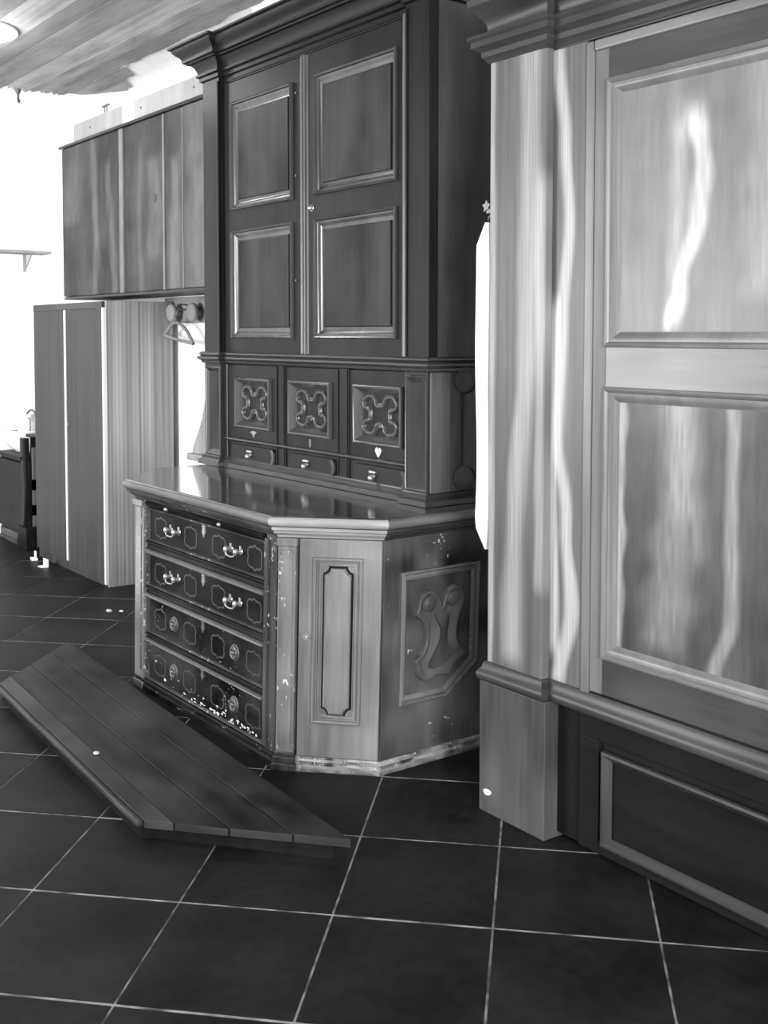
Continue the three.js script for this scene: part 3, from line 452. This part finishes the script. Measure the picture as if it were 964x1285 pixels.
// ---------------------------------------------------------------- large wardrobe in the right foreground
{
  const t = thing('wardrobe', 'huge old wardrobe in the right foreground with pale streaked veneer and panelled doors', 'wardrobe', [-1.42, 0, -2.72]);
  const XL = -2.74, PX = -2.485, Z = -2.53, ZP = -2.5, XM = -1.42, ZB = -3.0, XR = 2 * XM - XL, PXR = 2 * XM - PX;
  const own = (x0, y0, w, h) => (g) => { const p = g.attributes.position, uv = g.attributes.uv; for (let i = 0; i < p.count; i++) uv.setXY(i, (p.getX(i) - x0) / w, (p.getY(i) - y0) / h); };
  part('carcass', [bx(XL + 0.02, XR - 0.02, 0.02, 2.72, ZB, Z - 0.02, 0)], M.wardrobeDark, t);
  part('end_panel', [bx(XL, XL + 0.03, 0.5, 2.5, ZB, Z - 0.04, 0.003)], M.wardrobeDark, t);
  part('end_panel', [bx(XR - 0.03, XR, 0.5, 2.5, ZB, Z - 0.04, 0.003)], M.wardrobeDark, t);
  const path = [[XL, ZB], [XL, ZP], [PX, ZP], [PX, Z], [PXR, Z], [PXR, ZP], [XR, ZP], [XR, ZB]];
  part('cornice', cornice(path, [[-0.02, 2.76], [0.11, 2.76], [0.11, 2.745], [0.09, 2.73], [0.075, 2.7], [0.056, 2.682], [0.054, 2.662], [0.046, 2.655], [0.036, 2.64], [0.02, 2.622], [0.008, 2.6], [0.008, 2.582], [0.03, 2.576], [0.055, 2.566], [0.057, 2.556], [0.046, 2.548], [0.047, 2.53], [0.03, 2.522], [0.022, 2.516], [0.021, 2.5], [0.012, 2.492], [0.006, 2.482], [-0.02, 2.48]]), M.wardrobeDark, t, { turned: true });
  part('frieze', bx(PX, PXR, 2.475, 2.6, Z - 0.03, Z + 0.002, 0.002), M.wardrobeDark, t, { turned: true });
  const pilStreaks = streakMat(0.27, 2.0, 0.05, 0.11, 201, [[[[0.01, 0], [0.012, 1], [0.012, 2]], 0.02, 0.16, -1, 3], [[[0.11, 0], [0.13, 0.6], [0.17, 1.0], [0.185, 1.4], [0.19, 2.0]], 0.05, 0.16, 0.05, 3], [[[0.235, 0], [0.235, 1], [0.235, 2]], 0.02, 0.14, 0.3, 1.6]]);
  for (const [a, b] of [[XL, PX], [PXR, XR]]) part('pilaster', [bx(a, b, 0.49, 2.49, Z - 0.04, ZP, 0.005)], pilStreaks, t, { uv: own(a, 0.49, 0.27, 2.0) });
  const stStreaks = streakMat(0.16, 2.0, 0.06, 0.11, 205, [[[[0.04, 0], [0.1, 0.25], [0.075, 0.5], [0.035, 0.8], [0.05, 1.15], [0.075, 1.45], [0.055, 1.7], [0.01, 2.0]], 0.03, 0.26, 0.0, 3], [[[0.018, 0], [0.014, 0.7], [0.02, 1.2]], 0.022, 0.3, 0.1, 1.2]]);
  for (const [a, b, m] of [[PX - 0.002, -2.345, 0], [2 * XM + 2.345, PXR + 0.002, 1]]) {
    part('stile', bx(a, b, 0.5, 2.478, Z - 0.04, Z, 0.003), stStreaks, t, { uv: own(a, 0.5, 0.16, 2.0) });
    const c = m ? a : b; part('door_bead', [bx(c - (m ? 0.032 : 0), c + (m ? 0 : 0.032), 0.5, 2.47, Z - 0.02, Z + 0.006, 0.004)], M.wardrobeMould, t);
  }
  // doors
  const upStreaks = streakMat(0.8, 0.74, 0.1, 0.165, 211, [[[[0.19, 0], [0.215, 0.13], [0.275, 0.32], [0.292, 0.45], [0.262, 0.6], [0.225, 0.74]], 0.036, 0.24, 0.03, 0.6], [[[0.185, 0], [0.19, 0.15], [0.212, 0.35], [0.205, 0.74]], 0.034, 0.09, 0.03, 0.56], [[[0.235, 0.5], [0.235, 0.66]], 0.06, 0.1, 0.53, 0.62], [[[0.175, 0], [0.18, 0.1]], 0.016, 0.25, 0.01, 0.07], [[[0.5, 0], [0.52, 0.74]], 0.1, 0.07, 0.1, 1.2]]);
  const loFig = streakMat(0.8, 0.78, 0.028, 0.075, 217, [[[[0.17, 0], [0.2, 0.2], [0.235, 0.45], [0.235, 0.62], [0.22, 0.78]], 0.085, 0.1, 0.03, 1.2], [[[0.225, 0.3], [0.23, 0.78]], 0.05, 0.06, 0.42, 1.2], [[[0.35, 0], [0.4, 0.16], [0.4, 0.78]], 0.026, 0.13, -1, 1.2], [[[0.005, 0], [0.012, 0.78]], 0.024, 0.2, -1, 1.2]]);
  for (const m of [0, 1]) {
    const X = (x) => (m ? 2 * XM - x : x), B = (x0, x1, ...r) => (m ? bx(X(x1), X(x0), ...r) : bx(x0, x1, ...r));
    const x0 = -2.312, a0 = -2.262, a1 = -1.49, x1 = XM - 0.004, zf = Z + 0.002, y0 = 0.515, y1 = 2.468;
    const d = part('door', [B(x0, x1, y0, y1, Z - 0.03, zf - 0.02, 0), B(x0, a0 + 0.004, y0, y1, Z - 0.02, zf, 0.004), B(a1 - 0.004, x1, y0, y1, Z - 0.02, zf, 0.004)], M.wardrobe, t);
    for (const [b0, b1, l] of [[y0, 0.63, 0], [1.441, 1.567, 1], [2.346, y1, 0]]) part('rail', B(a0, a1, b0, b1, Z - 0.02, zf + 0.001, 0.006), l ? M.wardrobeMould : M.wardrobeDark, d, { turned: true });
    part('rail_lip', B(a0 - 0.045, x1, 2.437, y1 + 0.001, Z - 0.01, zf + 0.012, 0.006), M.wardrobeMould, d, { turned: true });
    for (const [b0, b1, f] of [[0.626, 1.445, loFig], [1.563, 2.35, upStreaks]]) {
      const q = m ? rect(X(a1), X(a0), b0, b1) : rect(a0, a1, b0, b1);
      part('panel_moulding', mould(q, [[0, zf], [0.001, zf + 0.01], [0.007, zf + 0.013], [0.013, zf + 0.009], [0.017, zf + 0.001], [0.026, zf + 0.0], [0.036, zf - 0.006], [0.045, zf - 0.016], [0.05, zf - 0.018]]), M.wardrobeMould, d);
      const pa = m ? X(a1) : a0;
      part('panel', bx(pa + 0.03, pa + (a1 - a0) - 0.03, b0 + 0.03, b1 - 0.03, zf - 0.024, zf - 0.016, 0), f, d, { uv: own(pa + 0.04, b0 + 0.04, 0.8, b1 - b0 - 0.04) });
    }
  }
  part('waist_moulding', cornice(path, [[-0.02, 0.512], [0.004, 0.51], [0.01, 0.503], [0.012, 0.49], [0.022, 0.478], [0.026, 0.47], [0.026, 0.456], [0.02, 0.447], [0.012, 0.444], [-0.02, 0.444]]), M.wardrobeDark, t, { turned: true });
  // plinth
  for (const [a, b] of [[XL - 0.02, PX + 0.03], [PXR - 0.03, XR + 0.02]]) part('plinth_block', [bx(a, b, 0.0, 0.445, ZB, ZP + 0.015, 0.004)], M.plinth, t);
  const pl = part('plinth_panel', [bx(PX + 0.03, PXR - 0.03, 0.02, 0.445, Z - 0.04, Z - 0.014, 0), bx(PX + 0.135, PXR - 0.135, 0.37, 0.445, Z - 0.03, Z, 0.003), bx(PX + 0.135, PX + 0.215, 0.02, 0.37, Z - 0.03, Z, 0.003), bx(PX + 0.215, PXR - 0.135, 0.02, 0.06, Z - 0.03, Z, 0.003)], M.ironwood, t, { turned: true });
  part('panel_moulding', mould(rect(-2.255, -0.6, 0.05, 0.345), [[0, Z - 0.002], [0.001, Z + 0.01], [0.008, Z + 0.014], [0.015, Z + 0.008], [0.022, Z - 0.002], [0.03, Z - 0.01]]), M.wardrobeDark, pl);
  // plaster flake stuck on the plinth
  part('paint_fleck', slab(curve([[-2.735, 0.075], [-2.72, 0.082], [-2.7, 0.078], [-2.705, 0.066], [-2.725, 0.062]], 20).reverse(), ZP + 0.013, ZP + 0.018), M.white, t);
}
// white cloth hanging on the wardrobe's far end, and its hook
{
  const pos = [-2.785, 0.88, -2.5], N = 28, Rn = 40, v = [], ix = [];
  for (let j = 0; j <= N; j++) {
    const f = j / N, y = 0.88 + 1.09 * f, w = 0.1 * (f > 0.93 ? 1 - 0.6 * (f - 0.93) / 0.07 : f < 0.08 ? 0.25 + 0.75 * f / 0.08 : 1), th = 0.022 * (f > 0.9 ? 0.6 : f < 0.1 ? 0.5 + 5 * f : 1);
    for (let i = 0; i < Rn; i++) {
      const a = 2 * Math.PI * i / Rn, fold = 1 + 0.18 * Math.sin(5 * a + 1.5 * f) + 0.12 * (pn(i / Rn, f, 12, 9, 300) - 0.5);
      v.push(-2.768 + 0.006 * Math.sin(9 * f) + th * Math.cos(a) * fold * 0.9, y, -2.53 + 0.6 * w * Math.sin(a) * (1 + 0.1 * Math.sin(7 * f + a)));
    }
  }
  for (let j = 0; j < N; j++) for (let i = 0; i < Rn; i++) { const a = j * Rn + i, b = j * Rn + (i + 1) % Rn; ix.push(a, a + Rn, b, b, a + Rn, b + Rn); }
  const g = new THREE.BufferGeometry(); g.setAttribute('position', new THREE.Float32BufferAttribute(v, 3)); g.setIndex(ix); g.computeVertexNormals();
  solo('hanging_cloth', 'long white cloth hanging in the gap at the far end of the wardrobe', 'cloth', g, M.white, pos);
  const star = []; for (let k = 0; k < 10; k++) { const a = Math.PI / 2 + k * Math.PI / 5, r = k % 2 ? 0.012 : 0.022; star.push([r * Math.cos(a), r * Math.sin(a)]); }
  solo('wall_hook', 'small grey star-shaped hook above the white cloth on the wardrobe end', 'hook', [slab(star, -0.004, 0.004, 0.001).translate(-2.775, 2.025, -2.52), tube([[-2.745, 2.0, -2.525], [-2.77, 1.985, -2.525], [-2.79, 1.975, -2.56], [-2.79, 1.99, -2.585]], 0.005), bx(-2.775, -2.739, 2.0, 2.016, -2.53, -2.516, 0.002)], M.iron, [-2.75, 1.98, -2.53]);
}

// ---------------------------------------------------------------- wooden platform in front of the chest
{
  const t = thing('platform', 'low dark wooden platform of wide boards along the front of the chest', 'platform', [-4.05, 0, -1.79]);
  t.rotation.y = -0.047;
  const Y = 0.075, zb = -1.97, zf = -1.5, cut = (z) => -5.31 + (z + 1.97) * 1.04, cutR = (z) => -2.7 - (z + 1.97) * 1.0;
  const strips = [[-1.97, -1.845], [-1.841, -1.7], [-1.696, -1.572], [-1.568, -1.5]];
  strips.forEach(([a, b], i) => {
    const L = [[cut(a), a], [cut(b), b]], x2 = [cutR(b), b], x3 = [cutR(a), a];
    part('board', flat([L[0], L[1], x2, x3], 0.049, Y - (i === 3 ? 0 : 0.001 * i), 0.0015), i === 3 ? M.platformEdge : M.platform, t, { turned: true });
  });
  part('front_edge', bx(cut(zf) + 0.005, cutR(zf) - 0.005, 0.051, Y - 0.002, zf, zf + 0.022, 0.008), M.platformEdge, t, { turned: true });
  part('riser', [bx(cut(zf) + 0.03, cutR(zf) - 0.03, 0, 0.05, zf - 0.03, zf - 0.005, 0), flat([[cut(zb) + 0.03, zb + 0.01], [cut(zf) + 0.03, zf - 0.03], [cut(zf) + 0.06, zf - 0.03], [cut(zb) + 0.06, zb + 0.01]], 0, 0.048), flat([[cutR(zb) - 0.06, zb + 0.01], [cutR(zf) - 0.06, zf - 0.03], [cutR(zf) - 0.03, zf - 0.03], [cutR(zb) - 0.03, zb + 0.01]], 0, 0.048), bx(cut(zb) + 0.04, cutR(zb) - 0.04, 0, 0.048, zb + 0.012, zb + 0.03, 0)], M.ironwood, t);
}
// plaster crumbs
const crumb = (label, x, y, z, s, seedK) => { seed = seedK; const p = []; for (let k = 0; k < 7; k++) { const a = k / 7 * 6.283, r = s * rr(0.5, 1); p.push([x + r * Math.cos(a), z + 0.7 * r * Math.sin(a)]); } solo('plaster_crumb', label, 'debris', flat(p, y, y + s * 0.4, s * 0.1, 1), M.edge, [x, y, z]); };
crumb('white plaster crumb on the front board of the platform', -3.8, 0.0755, -1.555, 0.016, 3);
crumb('larger pale plaster crumb on the tiles left of the chest foot', -6.017, 0.0015, -2.551, 0.028, 5);
crumb('small grey plaster crumb on the tiles nearest the foot of the chest', -5.975, 0.0015, -2.61, 0.02, 9);

// ---------------------------------------------------------------- plain veneered wardrobe at the far left
{
  const t = thing('plain_wardrobe', 'plain modern wardrobe with flat veneered doors and striped side standing by the wall', 'wardrobe', [-7.22, 0, -3.02]);
  const x0 = -7.85, x1 = -6.6, z0 = -3.26, zf = -2.78;
  part('body', [bx(x0, x1 - 0.02, 0.0, 1.8, z0, zf - 0.02, 0)], M.ply, t);
  part('striped_side', bx(x1 - 0.022, x1, 0.0, 1.812, z0, zf - 0.022, 0.003), M.plySide, t, { label: 'striped veneer side' });
  part('top', bx(x0, x1 - 0.022, 1.765, 1.81, z0, zf, 0.004), M.wardrobeDark, t, { turned: true });
  part('door', bx(x0 + 0.002, -7.262, 0.07, 1.765, zf - 0.02, zf - 0.002, 0.002), M.ply, t);
  part('door', bx(-7.232, x1 - 0.02, 0.04, 1.765, zf - 0.02, zf - 0.002, 0.002), M.ply, t);
  part('edge_strip', bx(-7.26, -7.234, 0.07, 1.765, zf - 0.02, zf + 0.004, 0.003), M.edge, t, { label: 'bright metal edge strip' });
  part('edge_strip', bx(x1 - 0.021, x1 + 0.002, 0.02, 1.77, zf - 0.022, zf + 0.002, 0.003), M.edge, t, { label: 'bright metal edge strip' });
  part('lock', onZ(cyl(0.008, 0.008, 0.008, 12), -7.215, 1.0, zf), M.brass, t);
}
// cabinets hung under the ceiling
{
  const t = thing('hung_cabinet', 'long wooden wall cabinet hung high above the plain wardrobe, with streaked plank doors', 'cabinet', [-6.42, 1.85, -3.1]);
  const x0 = -7.7, x1 = -5.2, y0 = 1.865, y1 = 2.905, zf = -2.95;
  part('body', [bx(x0, x1, y0, y1, -3.29, zf - 0.022, 0)], M.hung, t);
  part('top_lip', bx(x0 - 0.015, x1, y1, y1 + 0.018, -3.29, zf + 0.02, 0.004), M.wardrobeDark, t, { turned: true });
  part('bottom_edge', [bx(x0, x1, y0 - 0.018, y0, -3.29, zf - 0.005, 0.003)], M.wardrobeDark, t, { turned: true });
  for (const [a, b] of [[x0, -6.7], [-6.64, -6.085], [-6.06, -5.84], [-5.825, x1]]) part('door', bx(a + 0.002, b - 0.002, y0 + 0.004, y1 - 0.003, zf - 0.02, zf, 0.003), M.hungFig, t, { uv: (g) => { const q = g.attributes.position, w = g.attributes.uv; for (let k = 0; k < q.count; k++) w.setXY(k, (q.getX(k) - x0) / 2.5, (q.getY(k) - y0) / 1.05); } });
  part('batten', bx(-6.698, -6.642, y0, y1 - 0.005, zf - 0.02, zf + 0.012, 0.005), M.batten, t, { label: 'pale batten between the doors' });
  part('batten', bx(-6.085, -6.062, y0, y1 - 0.005, zf - 0.02, zf + 0.006, 0.004), M.batten, t);
  part('batten', bx(-5.84, -5.827, y0, y1 - 0.005, zf - 0.02, zf + 0.001, 0.003), M.batten, t);
  part('lock', onZ(cyl(0.025, 0.027, 0.006, 16), -6.2, 2.42, zf + 0.001), M.hung, t);
  const b = solo('fascia_board', 'pale grey board standing along the top front edge of the hung cabinet', 'board', bx(-7.5, -5.2, 2.923, 3.05, -2.985, -2.96, 0.003), M.greyBoard, [-6.35, 2.923, -2.97]);
  origin.set(-6.35, 2.923, -2.97);
  part('white_patch', bx(-6.67, -6.5, 2.928, 3.046, -2.961, -2.957, 0), M.white, b, { label: 'bright white patch' });
  for (const x of [-7.2, -6.4, -5.7]) part('nail', onZ(cyl(0.006, 0.006, 0.006, 10), x, 2.99, -2.959), M.iron, b);
  origin.set(0, 0, 0);
  solo('wire_stand', 'tiny dark two-legged wire stand behind the pale board under the ceiling', 'stand', [bx(-7.21, -7.09, 3.13, 3.142, -3.055, -3.045, 0.002), tube([[-7.165, 3.13, -3.05], [-7.168, 3.03, -3.05], [-7.175, 2.926, -3.05]], 0.005), tube([[-7.135, 3.13, -3.05], [-7.132, 3.03, -3.05], [-7.125, 2.926, -3.05]], 0.005)], M.iron, [-7.15, 2.923, -3.05]);
}
// peg rack and hanger below the cabinet
{
  const t = thing('coat_rack', 'pale wooden coat rack board with round pegs under the hung cabinet', 'coat rack', [-6.05, 1.67, -3.28]);
  part('board', bx(-6.75, -5.3, 1.675, 1.84, -3.298, -3.275, 0.004), M.rack, t, { turned: true });
  const knob = () => new THREE.LatheGeometry([[0, 0.0], [0.03, 0.0], [0.022, 0.02], [0.03, 0.035], [0.058, 0.045], [0.06, 0.06], [0.05, 0.072], [0.03, 0.074], [0.026, 0.07], [0, 0.072]].map(([a, b]) => new THREE.Vector2(a, b)), 28).rotateX(Math.PI / 2);
  for (const x of [-6.535, -6.25, -5.9]) part('peg', knob().translate(x, 1.74, -3.276), M.rack, t);
  part('rack_hook', tube([[-6.42, 1.76, -3.276], [-6.42, 1.76, -3.22], [-6.42, 1.775, -3.2]], 0.005), M.iron, t);
  const h = thing('coat_hanger', 'wooden coat hanger with a trouser bar hanging from the coat rack', 'hanger', [-6.41, 1.6, -3.2]);
  const arc = [[-6.585, 1.6, -3.19], [-6.55, 1.63, -3.2], [-6.46, 1.672, -3.19], [-6.38, 1.672, -3.19], [-6.29, 1.625, -3.2], [-6.2, 1.545, -3.2]];
  part('shoulder_bar', tube(arc, 0.011, 30), M.rack, h);
  part('trouser_bar', tube([[-6.585, 1.6, -3.19], [-6.4, 1.567, -3.2], [-6.2, 1.545, -3.2]], 0.011, 12), M.rack, h);
  part('hook', tube([[-6.42, 1.675, -3.19], [-6.42, 1.71, -3.19], [-6.4, 1.735, -3.19], [-6.4, 1.765, -3.2], [-6.42, 1.79, -3.225], [-6.42, 1.79, -3.27]], 0.005, 24), M.iron, h);
}
// shelf on the far end wall
{
  const t = thing('wall_shelf', 'thin white shelf on brackets on the bright far end wall', 'shelf', [-8.7, 2.24, -2.85]);
  part('board', bx(END_X + 0.003, END_X + 0.2, 2.235, 2.255, -3.2, -2.2, 0.004), M.greyBoard, t);
  for (const z of [-3.05, -2.5]) part('bracket', [bx(END_X + 0.003, END_X + 0.018, 2.1, 2.235, z - 0.01, z + 0.01, 0.002), tube([[END_X + 0.015, 2.11, z], [END_X + 0.1, 2.17, z], [END_X + 0.18, 2.232, z]], 0.006)], M.greyBoard, t);
}
// dark washstand with basin at the far left
{
  const t = thing('washstand', 'dark old washstand with curved corner post and raised back, behind the plain wardrobe', 'washstand', [-8.45, 0, -3.03]);
  const x0 = -8.78, x1 = -8.14, zf = -2.8;
  part('body', [bx(x0, x1, 0.09, 0.66, -3.28, zf - 0.03, 0)], M.ironwood, t);
  part('front_panel', [bx(x0, x1 - 0.08, 0.11, 0.64, zf - 0.032, zf - 0.01, 0.01)], M.ironwood, t);
  part('top', bx(x0, x1 - 0.06, 0.66, 0.69, -3.28, zf + 0.01, 0.008), M.ironwood, t, { turned: true });
  const s = curve([[x1 - 0.05, 0.1], [x1 - 0.02, 0.25], [x1 + 0.0, 0.45], [x1 - 0.015, 0.6], [x1 - 0.03, 0.83]], 24, false);
  const s2 = s.map(([x, y]) => [x - 0.08, y]).reverse();
  part('corner_post', [slab([...s, ...s2], zf - 0.05, zf, 0.012)], M.dark, t);
  const side = part('side_panel', bx(x1 - 0.02, x1, 0.1, 0.84, -3.27, zf - 0.05, 0.003), M.dark, t);
  for (const [a, b] of [[0.15, 0.25], [0.33, 0.44], [0.52, 0.76]]) part('pale_inset', bx(x1 - 0.004, x1 + 0.006, a, b, -3.22, zf - 0.055, 0.003), M.inset, side, { label: 'lighter reflecting inset' });
  part('raised_back', [bx(x0, x1, 0.69, 0.82, -3.28, -3.0, 0.004), bx(x0, x1 + 0.02, 0.82, 0.845, -3.28, -2.9, 0.006), bx(x0, x1, 0.845, 0.95, -3.28, -3.24, 0.004)], M.dark, t, { turned: true });
  part('plinth', [bx(x0, x1 - 0.1, 0.03, 0.09, -3.26, zf - 0.02, 0.006), bx(x0, x1 - 0.1, 0.0, 0.03, -3.26, zf - 0.012, 0.004)], M.rail, t, { turned: true });
  part('corner_block', [bx(x1 - 0.13, x1 + 0.07, 0.0, 0.17, -3.0, zf + 0.02, 0.008)], M.ironwood, t);
  const lathe = (p, x, y, z) => new THREE.LatheGeometry(p.map(([a, b]) => new THREE.Vector2(a, b)), 40).translate(x, y, z);
  solo('washbasin', 'round white porcelain basin standing on the dark washstand', 'basin', lathe([[0, 0], [0.09, 0.0], [0.095, 0.012], [0.14, 0.05], [0.175, 0.11], [0.185, 0.16], [0.195, 0.168], [0.19, 0.174], [0.178, 0.165], [0.165, 0.11], [0.13, 0.055], [0.08, 0.02], [0, 0.018]], -8.56, 0.69, -2.975), M.porcelain, [-8.56, 0.69, -2.975]);
  const j = thing('water_jug', 'white jug with a handle standing in the porcelain basin', 'jug', [-8.56, 0.708, -2.975]);
  part('body', lathe([[0, 0], [0.05, 0], [0.055, 0.01], [0.075, 0.07], [0.08, 0.13], [0.06, 0.2], [0.05, 0.24], [0.062, 0.275], [0.058, 0.277], [0.045, 0.24], [0.054, 0.2], [0.07, 0.13], [0.045, 0.02], [0, 0.015]], -8.56, 0.708, -2.975), M.porcelain, j);
  part('handle', tube([[-8.508, 0.955, -2.96], [-8.46, 0.95, -2.955], [-8.45, 0.89, -2.955], [-8.485, 0.83, -2.96]], 0.007, 20), M.greyBoard, j);
  solo('tap', 'thin dark bent pipe rising beside the basin on the washstand', 'tap', tube([[-8.3, 0.846, -2.95], [-8.3, 0.96, -2.95], [-8.3, 1.01, -2.94], [-8.33, 1.03, -2.92], [-8.36, 1.0, -2.9]], 0.007, 24), M.iron, [-8.3, 0.846, -2.95]);
  solo('paper_scrap', 'small folded white paper on the tiles at the corner of the plain wardrobe', 'paper', [bx(-7.5, -7.42, 0.0015, 0.055, -2.71, -2.7, 0.001), flat([[-7.5, -2.7], [-7.42, -2.7], [-7.44, -2.66], [-7.5, -2.66]], 0.0015, 0.005)], M.white, [-7.46, 0, -2.7]);
  solo('paper_scrap', 'small torn white scrap on the tiles by the corner block of the washstand', 'paper', [flat([[-7.76, -2.7], [-7.7, -2.69], [-7.69, -2.73], [-7.74, -2.74]], 0.0015, 0.02, 0.003), bx(-7.72, -7.69, 0.015, 0.07, -2.722, -2.716, 0.001)], M.white, [-7.72, 0, -2.71]);
}
// ceiling lamp and hook
{
  const c = [-6.36, CEIL - 0.008, -1.9];
  const t = thing('ceiling_lamp', 'round glowing white ceiling lamp fixed flat to the boards', 'lamp', c);
  part('base_ring', cyl(0.275, 0.275, 0.012, 40).translate(c[0], c[1] - 0.008, c[2]), M.white, t);
  const gm = new THREE.MeshStandardMaterial({ color: 0xffffff, emissive: 0xffffff, emissiveIntensity: 1.6, roughness: 0.3 });
  const pr = []; for (let k = 0; k <= 10; k++) { const a = k / 10 * Math.PI / 2; pr.push(new THREE.Vector2(Math.max(0, 0.27 * Math.sin(a)), -0.022 * Math.cos(a))); }
  part('glass_shade', new THREE.LatheGeometry(pr, 40).translate(c[0], c[1] - 0.014, c[2]), gm, t);
  const l = new THREE.PointLight(0xffffff, 1.5, 0, 2); l.position.set(0, -0.14, 0); l.castShadow = true; l.shadow.radius = 6; t.add(l);
  solo('ceiling_hook', 'short dark hook hanging from the far edge of the ceiling boards', 'hook', [cyl(0.025, 0.012, 0.03, 14).translate(-7.7, CEIL - 0.025, -2.645), tube([[-7.7, CEIL - 0.03, -2.645], [-7.7, CEIL - 0.08, -2.645], [-7.69, CEIL - 0.1, -2.645], [-7.675, CEIL - 0.09, -2.645]], 0.008)], M.iron, [-7.7, CEIL - 0.01, -2.645]);
}
renderer.render(scene, camera);
